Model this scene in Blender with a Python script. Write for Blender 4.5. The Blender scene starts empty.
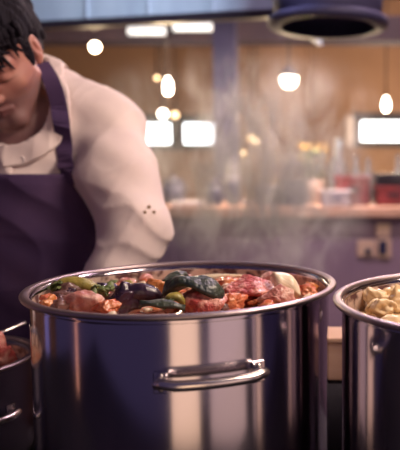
import bpy, bmesh, math, random
import numpy as np
from mathutils import Vector, Matrix, noise
random.seed(7)
C = bpy.context.scene
COL = C.collection
R = math.radians
# ------------------------------------------------------------------ camera
CX, CY, F = 337.0, 225.0, 640.0
PITCH = R(4.9)
CAMZ = 1.345
cd = bpy.data.cameras.new('camera'); cam = bpy.data.objects.new('camera', cd); COL.objects.link(cam)
cam.location = (0, 0, CAMZ); cam.rotation_euler = (R(90) - PITCH, 0, 0)
cd.sensor_width = 36; cd.lens = F * 36 / 450; cd.shift_x = -(CX - 200) / 450
cd.dof.use_dof = True; cd.dof.focus_distance = 0.80; cd.dof.aperture_fstop = 4.1
cd.clip_start = .02
C.camera = cam
def ray(px, py):
    x = (px - CX) / F; y = (CY - py) / F
    return Vector((x, math.cos(PITCH) + y * math.sin(PITCH), -math.sin(PITCH) + y * math.cos(PITCH)))
def P(px, py, Y):
    d = ray(px, py); return Vector((0, 0, CAMZ)) + d * (Y / d.y)
def Q(px, py, z):
    d = ray(px, py); return Vector((0, 0, CAMZ)) + d * ((z - CAMZ) / d.z)
C.view_settings.view_transform = 'Standard'; C.view_settings.look = 'None'
C.view_settings.gamma = 1; C.view_settings.exposure = 0.0
# ------------------------------------------------------------------ world
w = bpy.data.worlds.new('world'); C.world = w; w.use_nodes = True
w.node_tree.nodes['Background'].inputs[0].default_value = (.056, .042, .100, 1)
w.node_tree.nodes['Background'].inputs[1].default_value = .80
# ------------------------------------------------------------------ materials
def mat(name, col, rough=.6, metal=0, col2=None, scale=8, bump=0, bscale=40, emit=None, estr=0, alpha=1,
        spec=.5, trans=0, sss=0, stretch=(1, 1, 1), detail=4, lo=.35, hi=.65, aniso=0, coat=0, rvar=0):
    m = bpy.data.materials.new(name); m.use_nodes = True; nt = m.node_tree; b = nt.nodes['Principled BSDF']
    b.inputs['Base Color'].default_value = (*col, 1); b.inputs['Roughness'].default_value = rough
    b.inputs['Metallic'].default_value = metal; b.inputs['Specular IOR Level'].default_value = spec
    b.inputs['Transmission Weight'].default_value = trans
    if aniso: b.inputs['Anisotropic'].default_value = aniso
    if coat: b.inputs['Coat Weight'].default_value = coat; b.inputs['Coat Roughness'].default_value = .12
    if sss:
        b.inputs['Subsurface Weight'].default_value = sss; b.inputs['Subsurface Radius'].default_value = (.01, .004, .002)
    tc = nt.nodes.new('ShaderNodeTexCoord'); mp = nt.nodes.new('ShaderNodeMapping')
    mp.inputs['Scale'].default_value = stretch; nt.links.new(tc.outputs['Object'], mp.inputs[0])
    if col2 is not None or rvar:
        n = nt.nodes.new('ShaderNodeTexNoise'); n.inputs['Scale'].default_value = scale; n.inputs['Detail'].default_value = detail
        nt.links.new(mp.outputs[0], n.inputs['Vector'])
        if col2 is not None:
            r = nt.nodes.new('ShaderNodeValToRGB'); r.color_ramp.elements[0].position = lo; r.color_ramp.elements[1].position = hi
            r.color_ramp.elements[0].color = (*col, 1); r.color_ramp.elements[1].color = (*col2, 1)
            nt.links.new(n.outputs[0], r.inputs[0]); nt.links.new(r.outputs[0], b.inputs['Base Color'])
        if rvar:
            mr = nt.nodes.new('ShaderNodeMapRange'); mr.inputs[3].default_value = rough - rvar; mr.inputs[4].default_value = rough + rvar
            mr.inputs[1].default_value = .3; mr.inputs[2].default_value = .80
            nt.links.new(n.outputs[0], mr.inputs[0]); nt.links.new(mr.outputs[0], b.inputs['Roughness'])
    if bump:
        n2 = nt.nodes.new('ShaderNodeTexNoise'); n2.inputs['Scale'].default_value = bscale; n2.inputs['Detail'].default_value = 5
        nt.links.new(mp.outputs[0], n2.inputs['Vector'])
        bu = nt.nodes.new('ShaderNodeBump'); bu.inputs['Strength'].default_value = bump; bu.inputs['Distance'].default_value = .01
        nt.links.new(n2.outputs[0], bu.inputs['Height']); nt.links.new(bu.outputs[0], b.inputs['Normal'])
    if emit:
        b.inputs['Emission Color'].default_value = (*emit, 1); b.inputs['Emission Strength'].default_value = estr
    return m
M = dict(
 steel=mat('brushed_steel', (.56, .51, .56), .13, 1, rvar=.04, scale=7, stretch=(1, 1, .6)),
 steel_in=mat('stained_steel', (.70, .54, .44), .45, .35, col2=(.14, .06, .06), scale=48, lo=.50, hi=.60, bump=.1, bscale=60, detail=6),
 polished=mat('polished_steel', (.85, .78, .74), .26, 1),
 rim=mat('rim_steel', (.46, .38, .38), .38, 1),
 dull=mat('dull_steel', (.20, .19, .26), .45, 1),
 jacket=mat('white_cotton', (.80, .68, .64), .9, col2=(.72, .60, .58), scale=14, bump=.12, bscale=500, spec=.2),
 thread=mat('gold_thread', (.25, .13, .03), .6),
 apron=mat('dark_apron_cotton', (.062, .036, .100), .85, col2=(.078, .044, .105), scale=9, bump=.2, bscale=420, spec=.25),
 trousers=mat('dark_trousers', (.02, .02, .035), .9),
 shoe=mat('black_leather', (.015, .012, .02), .4),
 hair=mat('dark_hair', (.005, .003, .009), .8, col2=(.009, .006, .013), scale=60, stretch=(1, 1, .3), bump=.5, bscale=180, spec=.25),
 wall=mat('ochre_plaster', (.40, .24, .155), .85, col2=(.28, .165, .11), scale=1.3, bump=.1, bscale=8),
 brownwall=mat('brown_plaster', (.25, .13, .09), .9, col2=(.18, .09, .07), scale=2),
 floor=mat('grey_tiles', (.06, .045, .065), .5, col2=(.045, .035, .05), scale=3),
 ceil=mat('ceiling_paint', (.22, .16, .17), .9, col2=(.18, .13, .14), scale=2),
 hood=mat('hood_zinc', (.34, .42, .52), .55, .1, col2=(.27, .34, .44), scale=2, stretch=(6, 1, 1), rvar=.1),
 beam=mat('dark_beam', (.03, .02, .045), .7, col2=(.045, .028, .05), scale=5),
 pillar=mat('blue_grey_steel', (.03, .03, .09), .6, .2, col2=(.045, .04, .10), scale=5),
 wood=mat('counter_wood', (.62, .38, .26), .5, col2=(.48, .28, .19), scale=5, stretch=(1, 8, 8)),
 cab=mat('cabinet_paint', (.26, .18, .25), .6, col2=(.32, .22, .29), scale=3),
 red=mat('red_enamel', (.25, .035, .035), .45, col2=(.16, .02, .03), scale=6),
 navy=mat('navy_plastic', (.02, .02, .07), .4),
 pale=mat('pale_ceramic', (.68, .6, .6), .4, col2=(.6, .52, .52), scale=10),
 cream=mat('cream_plastic', (.72, .52, .38), .5, col2=(.65, .46, .33), scale=10),
 glass=mat('clear_glass', (.8, .88, .95), .05, trans=.9),
 leaf=mat('plant_leaf', (.07, .12, .03), .5, col2=(.16, .18, .03), scale=20),
 yellow=mat('yellow_petals', (.75, .45, .06), .6, col2=(.8, .55, .1), scale=20),
 day=mat('bright_window_glass', (.9, .95, 1), .3, emit=(.93, .98, 1), estr=6),
 tube=mat('lit_lamp_tube', (.9, .95, 1), .3, emit=(.85, .9, 1), estr=.95),
 bulb=mat('lit_bulb', (1, .9, .8), .3, emit=(1, .80, .52), estr=28),
 bulbw=mat('lit_bulb_white', (1, .95, .9), .3, emit=(1, .88, .72), estr=14),
 spark=mat('lit_candle', (1, .8, .5), .3, emit=(1, .68, .36), estr=5),
 black=mat('black_metal', (.02, .015, .025), .45, .3),
 iron=mat('cast_iron', (.02, .018, .028), .6, .4),
 box=mat('pale_wood', (.55, .36, .26), .7, col2=(.48, .3, .2), scale=6, stretch=(1, 1, 6)),
 broth=mat('red_broth', (.58, .20, .10), .14, col2=(.50, .26, .14), scale=22, coat=.4, bump=.1, bscale=40),
 cream_broth=mat('cream_broth', (.55, .35, .16), .2, col2=(.62, .44, .24), scale=24, coat=.3, bump=.1, bscale=40),
 meat=mat('stewed_meat', (.46, .07, .06), .3, col2=(.70, .32, .25), scale=70, coat=.35, bump=.6, bscale=130, lo=.44, hi=.62, detail=6),
 meatpale=mat('pale_pink_meat', (.50, .18, .15), .32, col2=(.74, .45, .36), scale=60, coat=.3, bump=.5, bscale=120, lo=.42, hi=.62),
 tomato=mat('tomato_flesh', (.56, .08, .035), .22, col2=(.66, .26, .12), scale=60, coat=.4, bump=.4, bscale=110),
 carrot=mat('carrot', (.56, .17, .04), .3, col2=(.62, .25, .08), scale=30, coat=.4),
 auber=mat('aubergine_skin', (.014, .010, .03), .25, col2=(.05, .02, .04), scale=30, coat=.4, bump=.4, bscale=70),
 greend=mat('dark_green_leaf', (.010, .022, .026), .38, col2=(.045, .06, .035), scale=40, coat=.25, bump=.6, bscale=80),
 greenl=mat('yellow_green_pepper', (.42, .33, .07), .32, col2=(.24, .22, .05), scale=40, coat=.3, bump=.4, bscale=90),
 herb=mat('green_herb', (.07, .11, .03), .5, col2=(.16, .2, .06), scale=50),
 mush=mat('brown_mushroom', (.09, .04, .045), .35, col2=(.22, .11, .09), scale=28, coat=.4, bump=.2),
 onion=mat('pale_onion', (.90, .80, .60), .3, col2=(.80, .62, .40), scale=40, coat=.4, stretch=(.4, 3, 3), bump=.2, bscale=90),
 potato=mat('pale_potato', (.74, .53, .27), .4, col2=(.82, .64, .38), scale=20, coat=.3, bump=.2, bscale=50),
)
# ------------------------------------------------------------------ mesh helpers
def link(name, me, m, parent=None, loc=None, smooth=True):
    o = bpy.data.objects.new(name, me); COL.objects.link(o)
    if m is not None:
        for mm in (m if isinstance(m, (list, tuple)) else [m]): me.materials.append(mm)
    if smooth:
        for p in me.polygons: p.use_smooth = True
    if parent: o.parent = parent
    if loc is not None: o.location = loc
    return o
def obj(name, bm, m, parent=None, loc=None, smooth=True, bevel=0):
    bmesh.ops.recalc_face_normals(bm, faces=bm.faces)
    me = bpy.data.meshes.new(name); bm.to_mesh(me); bm.free()
    o = link(name, me, m, parent, loc, smooth)
    if bevel:
        b = o.modifiers.new('bevel', 'BEVEL'); b.width = bevel; b.segments = 2; b.limit_method = 'ANGLE'
    return o
def tag(o, label=None, cat=None, group=None, kind=None):
    if label: o['label'] = label
    if cat: o['category'] = cat
    if group: o['group'] = group
    if kind: o['kind'] = kind
    return o
def empty(name, loc, label, cat, group=None):
    o = bpy.data.objects.new(name, None); COL.objects.link(o); o.location = loc
    o.empty_display_size = .05
    return tag(o, label, cat, group)
def box(bm, c, s, rot=None):
    r = bmesh.ops.create_cube(bm, size=1)
    mt = Matrix.Translation(c) @ (rot.to_4x4() if rot else Matrix()) @ Matrix.Diagonal((*s, 1))
    bmesh.ops.transform(bm, matrix=mt, verts=r['verts'])
def lathe(bm, prof, c=(0, 0, 0), n=64, cap0=True, cap1=True):
    rings = []
    for r, z in prof:
        if r < 1e-5: rings.append([bm.verts.new((c[0], c[1], c[2] + z))])
        else: rings.append([bm.verts.new((c[0] + r * math.cos(2 * math.pi * i / n), c[1] + r * math.sin(2 * math.pi * i / n), c[2] + z)) for i in range(n)])
    for a, b in zip(rings, rings[1:]):
        for i in range(n):
            j = (i + 1) % n
            if len(a) == 1 and len(b) > 1: bm.faces.new((a[0], b[j], b[i]))
            elif len(b) == 1 and len(a) > 1: bm.faces.new((a[i], a[j], b[0]))
            elif len(a) > 1: bm.faces.new((a[i], a[j], b[j], b[i]))
    if cap0 and len(rings[0]) > 1: bm.faces.new(rings[0][::-1])
    if cap1 and len(rings[-1]) > 1: bm.faces.new(rings[-1])
def tube(bm, pts, rad, n=12, flat=1.0):
    pts = [Vector(p) for p in pts]; rings = []
    rads = rad if isinstance(rad, (list, tuple)) else [rad] * len(pts)
    up = None
    for i, p in enumerate(pts):
        t = (pts[min(i + 1, len(pts) - 1)] - pts[max(i - 1, 0)]).normalized()
        if up is None: up = Vector((0, 0, 1)) if abs(t.z) < .9 else Vector((1, 0, 0))
        a = t.cross(up).normalized(); b = a.cross(t).normalized(); up = b
        rings.append([bm.verts.new(p + a * rads[i] * math.cos(2 * math.pi * k / n) + b * rads[i] * flat * math.sin(2 * math.pi * k / n)) for k in range(n)])
    for A, B in zip(rings, rings[1:]):
        for k in range(n): bm.faces.new((A[k], A[(k + 1) % n], B[(k + 1) % n], B[k]))
    bm.faces.new(rings[0][::-1]); bm.faces.new(rings[-1])
def smooth_path(ctrl, n=8):
    pts = [Vector(c) for c in ctrl]; out = []
    for i in range(len(pts) - 1):
        p0 = pts[max(i - 1, 0)]; p1 = pts[i]; p2 = pts[i + 1]; p3 = pts[min(i + 2, len(pts) - 1)]
        for k in range(n):
            t = k / n
            out.append(.5 * ((2 * p1) + (p2 - p0) * t + (2 * p0 - 5 * p1 + 4 * p2 - p3) * t * t + (3 * p1 - p0 - 3 * p2 + p3) * t ** 3))
    out.append(pts[-1]); return out
def BM(): return bmesh.new()
# ------------------------------------------------------------------ implicit surfaces
def surfnet(xs, ys, zs, D):
    s = D < 0; nx, ny, nz = D.shape
    cs = lambda A, i, j, k: A[i:nx - 1 + i, j:ny - 1 + j, k:nz - 1 + k]
    cnt = np.zeros((nx - 1, ny - 1, nz - 1), np.int8)
    for i in (0, 1):
        for j in (0, 1):
            for k in (0, 1): cnt += cs(s, i, j, k)
    act = (cnt > 0) & (cnt < 8); I, J, K = np.nonzero(act)
    idx = -np.ones(act.shape, np.int64); idx[I, J, K] = np.arange(len(I))
    pos = np.zeros((len(I), 3)); num = np.zeros(len(I))
    corners = [(i, j, k) for i in (0, 1) for j in (0, 1) for k in (0, 1)]
    for a in corners:
        for ax in range(3):
            if a[ax] == 0:
                b = list(a); b[ax] = 1
                da = D[I + a[0], J + a[1], K + a[2]]; db = D[I + b[0], J + b[1], K + b[2]]
                mk = (da < 0) != (db < 0); t = np.where(mk, da / np.where(mk, da - db, 1), 0)
                pa = np.stack([xs[I + a[0]], ys[J + a[1]], zs[K + a[2]]], 1); pb = np.stack([xs[I + b[0]], ys[J + b[1]], zs[K + b[2]]], 1)
                pos += np.where(mk[:, None], pa + (pb - pa) * t[:, None], 0); num += mk
    pos /= num[:, None]
    quads = []
    def q(mask, d1, d2, flip):
        i, j, k = np.nonzero(mask)
        def g(o): return idx[i + o[0], j + o[1], k + o[2]]
        v = np.stack([g((0, 0, 0)), g(d1), g(tuple(np.add(d1, d2))), g(d2)], 1)
        fl = flip[i, j, k]; v[fl] = v[fl][:, ::-1]; quads.append(v)
    # x edges between (i,j,k)-(i+1,j,k): adjacent cells j-1..j, k-1..k
    ch = s[:-1, 1:-1, 1:-1] != s[1:, 1:-1, 1:-1]; q(ch, (0, 1, 0), (0, 0, 1), ~s[:-1, 1:-1, 1:-1])
    ch = s[1:-1, :-1, 1:-1] != s[1:-1, 1:, 1:-1]; q(ch, (0, 0, 1), (1, 0, 0), ~s[1:-1, :-1, 1:-1])
    ch = s[1:-1, 1:-1, :-1] != s[1:-1, 1:-1, 1:]; q(ch, (1, 0, 0), (0, 1, 0), ~s[1:-1, 1:-1, :-1])
    return pos, np.concatenate(quads)
def mesh_np(name, pos, quads):
    me = bpy.data.meshes.new(name)
    me.from_pydata(pos.tolist(), [], quads.tolist()); me.update(); return me
def smin(a, b, k):
    h = np.clip(.5 + .5 * (b - a) / k, 0, 1); return b * (1 - h) + a * h - k * h * (1 - h)
def smax(a, b, k): return -smin(-a, -b, k)
def cap(X, Y, Z, a, b, ra, rb):
    a = np.array(a, float); b = np.array(b, float); d = b - a; L = float(d @ d) + 1e-12
    t = np.clip(((X - a[0]) * d[0] + (Y - a[1]) * d[1] + (Z - a[2]) * d[2]) / L, 0, 1)
    return np.sqrt((X - a[0] - d[0] * t) ** 2 + (Y - a[1] - d[1] * t) ** 2 + (Z - a[2] - d[2] * t) ** 2) - (ra + (rb - ra) * t)
def ell(X, Y, Z, c, r):
    x = (X - c[0]) / r[0]; y = (Y - c[1]) / r[1]; z = (Z - c[2]) / r[2]
    k0 = np.sqrt(x * x + y * y + z * z); k1 = np.sqrt((x / r[0]) ** 2 + (y / r[1]) ** 2 + (z / r[2]) ** 2) + 1e-9
    return k0 * (k0 - 1) / k1

# ================================================================== THE CHEF
ROOT = Vector((-.64, 1.36, 0))
# torso frame (facing the camera, turned a little to the viewer's left)
yt = R(14)
C7 = np.array((-.612, 1.315, 1.500))
SHL = np.array((-.462, 1.285, 1.430)); SHR = np.array((-.80, 1.345, 1.432))
ELL_ = np.array(P(138, 230, 1.165)); WRL = np.array((-.447, 1.085, 1.045)); HDL = np.array((-.455, 1.075, .965))
ELR = np.array((-.93, 1.22, 1.21)); WRR = np.array((-.83, 1.08, 1.04)); HDR = np.array((-.80, 1.06, .965))
# head frame
yw, pt_, rl_ = R(-10), R(40), R(14)
hc = np.array((-.622, 1.180, 1.554))
hl = np.array((math.cos(yw), -math.sin(yw), 0)); hf = np.array((-math.sin(yw) * math.cos(pt_), -math.cos(yw) * math.cos(pt_), -math.sin(pt_)))
hu = np.cross(hl, -hf) * 1.0
if hu[2] < 0: hu = -hu
hl, hu = hl * math.cos(rl_) + hu * math.sin(rl_), hu * math.cos(rl_) - hl * math.sin(rl_)
HS = .94
def H(x, y, z): return hc + (hl * x + hf * y + hu * z) * HS
def toH(X, Y, Z):
    dx, dy, dz = X - hc[0], Y - hc[1], Z - hc[2]
    return tuple((dx * v[0] + dy * v[1] + dz * v[2]) / HS for v in (hl, hf, hu))
def head_sdf(X, Y, Z):
    x, y, z = toH(X, Y, Z); ax = np.abs(x)
    d = ell(x, y, z, (0, -.012, .032), (.075, .098, .088))
    d = smin(d, ell(x, y, z, (0, .028, -.03), (.060, .062, .080)), .025)
    d = smin(d, cap(ax, y, z, (.050, -.002, -.058), (.016, .070, -.100), .014, .016), .028)   # jaw line
    d = smin(d, cap(x, y, z, (-.012, .074, -.103), (.012, .074, -.103), .016, .016), .018)       # chin
    d = smin(d, cap(ax, y, z, (.045, .055, -.032), (.056, .028, -.026), .013, .012), .022)    # cheekbone
    d = smin(d, cap(ax, y, z, (.012, .083, .008), (.046, .064, .008), .008, .008), .014)       # brow
    d = smax(d, -ell(ax, y, z, (.031, .092, -.010), (.018, .015, .013)), .010)                 # socket
    d = smin(d, ell(ax, y, z, (.031, .0695, -.012), (.0135, .0135, .0115)), .005)              # lids
    d = smin(d, cap(x, y, z, (0, .087, -.004), (0, .109, -.040), .0065, .0085), .010)          # nose
    d = smin(d, cap(ax, y, z, (0, .104, -.044), (.012, .094, -.046), .008, .007), .007)
    d = smax(d, -ell(ax, y, z, (.007, .100, -.054), (.003, .005, .004)), .003)
    d = smin(d, cap(ax, y, z, (0, .093, -.067), (.020, .083, -.071), .0055, .003), .005)       # lips
    d = smin(d, cap(ax, y, z, (0, .090, -.078), (.017, .082, -.076), .006, .003), .005)
    d = smax(d, -cap(ax, y, z, (0, .099, -.0725), (.023, .088, -.0735), .0012, .0010), .003)
    # ears
    e = ell(ax, y, z, (.075, -.012, -.006), (.011, .016, .027))
    e = smin(e, cap(ax, y, z, (.075, -.010, -.029), (.074, -.004, -.034), .007, .006), .006)
    e = smax(e, -ell(ax, y, z, (.086, -.009, -.001), (.011, .011, .019)), .004)
    e = smin(e, cap(ax, y, z, (.080, -.012, .004), (.080, -.017, -.018), .003, .003), .004)
    d = smin(d, e, .006)
    return d
def hand_sdf(X, Y, Z, wr, hd, side):
    ax = (hd - wr) / np.linalg.norm(hd - wr); lat = np.array((side * 1.0, 0, 0)); lat = lat - ax * (lat @ ax); lat /= np.linalg.norm(lat)
    nrm = np.cross(ax, lat)
    if nrm[1] > 0: nrm = -nrm
    d = 1e3
    for i in range(4):
        o = (i - 1.5) * .019
        k = wr + ax * .082 + lat * o * 1.0
        d = smin(cap(X, Y, Z, wr + ax * .02 + lat * o * .6, k, .016, .012), d, .012) if i else cap(X, Y, Z, wr + ax * .02 + lat * o * .6, k, .016, .012)
    f = None
    for i, Lf in enumerate((.034, .040, .037, .029)):
        o = (i - 1.5) * .020
        k = wr + ax * .085 + lat * o
        m = k + (ax * .8 + nrm * .6) * Lf; t = m + (ax * .35 + nrm * .93) * Lf * .85
        g = np.minimum(cap(X, Y, Z, k, m, .0095, .0085), cap(X, Y, Z, m, t, .0085, .007))
        f = g if f is None else np.minimum(f, g)
    th0 = wr + ax * .028 - lat * .022; th1 = th0 + (ax * .55 - lat * .7 + nrm * .45) * .042; th2 = th1 + (ax * .8 + nrm * .5) * .032
    f = np.minimum(f, np.minimum(cap(X, Y, Z, th0, th1, .014, .0105), cap(X, Y, Z, th1, th2, .0105, .008)))
    return smin(d, f, .006)
def torso_sdf(X, Y, Z):
    c, s_ = math.cos(yt), math.sin(yt); ox, oy = -.632, 1.30
    x = (X - ox) * c - (Y - oy) * s_; y = (X - ox) * s_ + (Y - oy) * c
    d = ell(x, y, Z, (0, 0, 1.32), (.158, .108, .190))
    d = smin(d, ell(x, y, Z, (0, .03, 1.40), (.150, .088, .115)), .05)
    d = smin(d, ell(x, y, Z, (0, .02, 1.13), (.172, .115, .20)), .06)
    d = smin(d, ell(x, y, Z, (0, .045, .95), (.158, .115, .13)), .06)
    d = smin(d, cap(X, Y, Z, C7 + (0, .0, -.02), SHL, .058, .060), .045)
    d = smin(d, cap(X, Y, Z, C7 + (0, .0, -.02), SHR, .058, .060), .045)
    return d
def arm_sdf(X, Y, Z, sh, el, wr, r0=.050, r1=.041, r2=.036, r3=.024):
    return smin(cap(X, Y, Z, sh, el, r0, r1), cap(X, Y, Z, el, wr, r2, r3), .012)
def body_sdf(X, Y, Z):
    d = torso_sdf(X, Y, Z)
    d = smin(d, cap(X, Y, Z, C7 + (0, -.02, -.02), H(0, -.035, -.035), .052, .050), .022)   # neck
    d = smin(d, cap(X, Y, Z, C7 + (0, -.07, -.07), H(0, .010, -.080), .045, .036), .02)
    for sh, el, wr in ((SHL, ELL_, WRL), (SHR, ELR, WRR)): d = smin(d, arm_sdf(X, Y, Z, sh, el, wr), .03)
    d = smin(d, head_sdf(X, Y, Z), .012)
    d = smin(d, hand_sdf(X, Y, Z, WRL, HDL, 1), .01); d = smin(d, hand_sdf(X, Y, Z, WRR, HDR, -1), .01)
    for sx in (-.72, -.555):
        hip = (sx, 1.345, .90); kn = (sx, 1.36, .50); an = (sx, 1.39, .09)
        d = smin(d, cap(X, Y, Z, hip, kn, .088, .060), .03); d = smin(d, cap(X, Y, Z, kn, an, .060, .040), .03)
        d = smin(d, cap(X, Y, Z, (sx, 1.40, .045), (sx, 1.25, .035), .042, .032), .02)
    return d
def axis(lo, hi, st, flo, fhi, fst):
    a = np.arange(lo, flo, st); b = np.arange(flo, fhi, fst); c = np.arange(fhi, hi, st)
    return np.concatenate([a, b, c])
def grid_mesh(name, xs, ys, zs, fn, m, parent):
    D = fn(xs[:, None, None], ys[None, :, None], zs[None, None, :])
    pos, q = surfnet(xs, ys, zs, np.ascontiguousarray(np.broadcast_to(D, (len(xs), len(ys), len(zs)))))
    me = mesh_np(name, pos - np.array(ROOT), q); return link(name, me, m, parent), pos

# skin: procedural, with stubble on the jaw and a darker lip, all in object space of the head
def skin_material():
    m = mat('skin', (.46, .22, .175), .5, col2=(.39, .165, .135), scale=25, sss=.15, bump=.06, bscale=300)
    nt = m.node_tree; b = nt.nodes['Principled BSDF']
    at = nt.nodes.new('ShaderNodeAttribute'); at.attribute_name = 'tone'
    mx = nt.nodes.new('ShaderNodeMix'); mx.data_type = 'RGBA'; mx.blend_type = 'MULTIPLY'; mx.inputs[0].default_value = 1
    src = b.inputs['Base Color'].links[0].from_socket
    nt.links.new(src, mx.inputs[6]); nt.links.new(at.outputs['Color'], mx.inputs[7]); nt.links.new(mx.outputs[2], b.inputs['Base Color'])
    return m
chef = empty('person', ROOT, 'dark-haired cook in white jacket and dark bib apron looking down behind the pots', 'person')
xs = axis(-1.05, -.30, .010, -.745, -.515, .0026); ys = axis(.96, 1.50, .010, 1.03, 1.33, .0026); zs = axis(-.02, 1.42, .011, 1.42, 1.73, .0026)
body, pos = grid_mesh('body', xs, ys, zs, body_sdf, skin_material(), chef)
hx, hy, hz = toH(pos[:, 0], pos[:, 1], pos[:, 2])
tone = np.ones((len(pos), 4))
inh = np.hypot(hx, hy) < .2
stub = np.clip((-.035 - hz) / .03, 0, 1) * np.clip((hy - .0) / .02, 0, 1) * (hz > -.16) * inh
tone[:, :3] *= (1 - stub[:, None] * np.array((.45, .36, .24)))
lip = np.exp(-((np.abs(hx) / .022) ** 2 + ((hz + .073) / .009) ** 2)) * (hy > .075) * inh
tone[:, :3] *= (1 - lip[:, None] * np.array((.25, .5, .45)))
lash = np.exp(-(((np.abs(hx) - .031) / .015) ** 2 + ((hz + .0175) / .0022) ** 2)) * (hy > .06) * inh
tone[:, :3] *= (1 - lash[:, None] * .9)
ca = body.data.color_attributes.new('tone', 'FLOAT_COLOR', 'POINT'); ca.data.foreach_set('color', tone.astype(np.float32).ravel())

# jacket
def rid(v): return 1 - np.abs(np.sin(v)) ** .7          # sharp crests, flat between them
def folds(X, Y, Z):
    w_ = 2.2 * np.sin(9 * X + 4 * Z) + 1.3 * np.sin(21 * Z - 8 * X)
    return -.0060 * rid(17 * X + 9 * Z + w_) - .0045 * rid(24 * Z - 15 * X + 8 * Y + 1.6 * np.sin(13 * X + 6 * Z)) + .0015 * np.sin(80 * Z + 40 * Y + 50 * X)
def jacket_sdf(X, Y, Z):
    d = torso_sdf(X, Y, Z) - .013
    d = smin(d, cap(X, Y, Z, C7 + (.0, -.01, -.028), SHL + (-.01, 0, -.012), .060, .066), .03)
    M1 = SHL + (ELL_ - SHL) * .5 + np.array((-.006, 0, .0))
    sl = smin(cap(X, Y, Z, SHL + (.0, 0, -.012), M1, .066, .069), cap(X, Y, Z, M1, ELL_, .069, .058), .03)
    sl = smin(sl, cap(X, Y, Z, ELL_, ELL_ * .12 + WRL * .88, .058, .044), .015)
    sr = smin(cap(X, Y, Z, SHR, ELR, .074, .060), cap(X, Y, Z, ELR, ELR * .12 + WRR * .88, .060, .042), .02)
    t = (X - ELL_[0]) * .35 + (Z - ELL_[2]) * .85 - (Y - ELL_[1]) * .2
    r2 = (X - ELL_[0] + .02) ** 2 + (Y - ELL_[1]) ** 2 + (Z - ELL_[2]) ** 2
    sl = sl - .009 * (rid(62 * t + 14 * X + 1.4 * np.sin(40 * X)) - .4) * np.exp(-r2 / .008)
    d = smin(d, sl, .018); d = smin(d, sr, .012)
    a = (X + .50) * .9 + (Z - 1.36) * .35
    d = d - .006 * (rid(60 * a + 1.2 * np.sin(30 * Z)) - .4) * np.exp(-(((X + .51) / .05) ** 2 + ((Z - 1.34) / .10) ** 2))
    d = d + folds(X, Y, Z) * .75
    d = smax(d, -neck_cut(X, Y, Z), .003)
    return smax(d, .90 - Z, .005)
def neck_cut(X, Y, Z):
    nk = cap(X, Y, Z, C7 + (0, -.01, .0), H(0, -.0, -.05), .056, .060)
    return np.minimum(nk, cap(X, Y, Z, C7 + (-.01, -.07, -.06), H(0, .05, -.10), .043, .078))
xs = np.arange(-1.06, -.27, .0042); ys = np.arange(.99, 1.49, .0042); zs = np.concatenate([np.arange(.87, 1.10, .008), np.arange(1.10, 1.62, .0042)])
grid_mesh('jacket', xs, ys, zs, jacket_sdf, M['jacket'], chef)
def hit(px, py, fn, off=0):
    d = ray(px, py).normalized(); t = .9; o = Vector((0, 0, CAMZ))
    for i in range(300):
        p = o + d * t; v = float(fn(np.array(p.x), np.array(p.y), np.array(p.z))) - off
        if v < .0004: break
        t += max(v * .6, .0005)
    return np.array(o + d * t)
# folded collar and button placket, cloth lying on the jacket
def bx(X, Y):
    c, s_ = math.cos(yt), math.sin(yt); return (X + .632) * c - (Y - 1.30) * s_, (X + .632) * s_ + (Y - 1.30) * c
def collar_sdf(X, Y, Z):
    x, y = bx(X, Y); nk = neck_cut(X, Y, Z)
    wd = .030 + .014 * np.exp(-(((x - .0) / .05) ** 2)) * (y < 0)
    d = np.maximum(np.abs(jacket_sdf(X, Y, Z) - .0065) - .0032, np.maximum(nk - wd, -nk - .006))
    gap = np.abs(x - .018 - .25 * (Z - 1.40)) - .010 - .8 * np.clip(1.405 - Z, 0, 1)
    return np.maximum(d, -np.maximum(gap, y))
grid_mesh('collar', np.arange(-.76, -.46, .0026), np.arange(1.05, 1.40, .0026), np.arange(1.30, 1.58, .0026), collar_sdf, M['jacket'], chef)
def placket_sdf(X, Y, Z):
    x, y = bx(X, Y)
    return np.maximum.reduce(np.broadcast_arrays(np.abs(jacket_sdf(X, Y, Z) - .003) - .0025, np.abs(x - .045) - .026, Z - 1.43, 1.25 - Z, y, -(neck_cut(X, Y, Z) - .006)))
grid_mesh('placket', np.arange(-.68, -.50, .0026), np.arange(1.10, 1.32, .0026), np.arange(1.24, 1.45, .0026), placket_sdf, M['jacket'], chef)
for px, py in ((22, 160), (-12, 160)):
    p = Vector(hit(px, py, jacket_sdf, .006)) - ROOT; bm = BM()
    lathe(bm, [(0, 0), (.0065, 0), (.0075, .002), (.0065, .0035), (.004, .0028), (0, .0028)], n=20)
    o = obj('button', bm, M['pale'], chef, tuple(p)); o.rotation_euler = (R(90), 0, -yt)

# apron bib, wrapped on the jacket's front
ZT = 1.338
def torso_jacket(X, Y, Z): return torso_sdf(X, Y, Z) - .016 + folds(X, Y, Z) * .6
def apron_sdf(X, Y, Z):
    x, y = bx(X, Y); dz = np.clip(ZT - Z, 0, 1)
    wd = .158 + .070 * np.clip(dz / .14, 0, 1) ** 1.5 + .02 * np.clip((dz - .15) / .3, 0, 1)
    sd = torso_jacket(X, Y, Z); sk = np.maximum(np.abs(x) - .185, np.abs(y + .09 - .0) - .02 - 0 * Z)   # skirt hangs below the hips
    low = np.maximum(np.abs(y + .085 + .004 * np.sin(40 * x)) - .004, np.abs(x) - .19)
    sh = np.abs(sd - .008) - .0045
    sh = np.where(Z < .98, np.minimum(sh, 9), sh)
    d = np.maximum.reduce(np.broadcast_arrays(sh, np.abs(x) - wd, Z - ZT, y - .045))
    d = np.where(Z < .95, low, d)
    return np.maximum(d, .50 - Z)
xs = np.arange(-.90, -.36, .0038); ys = np.arange(1.08, 1.42, .0034); zs = np.concatenate([np.arange(.48, 1.0, .012), np.arange(1.0, 1.36, .0038)])
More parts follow.
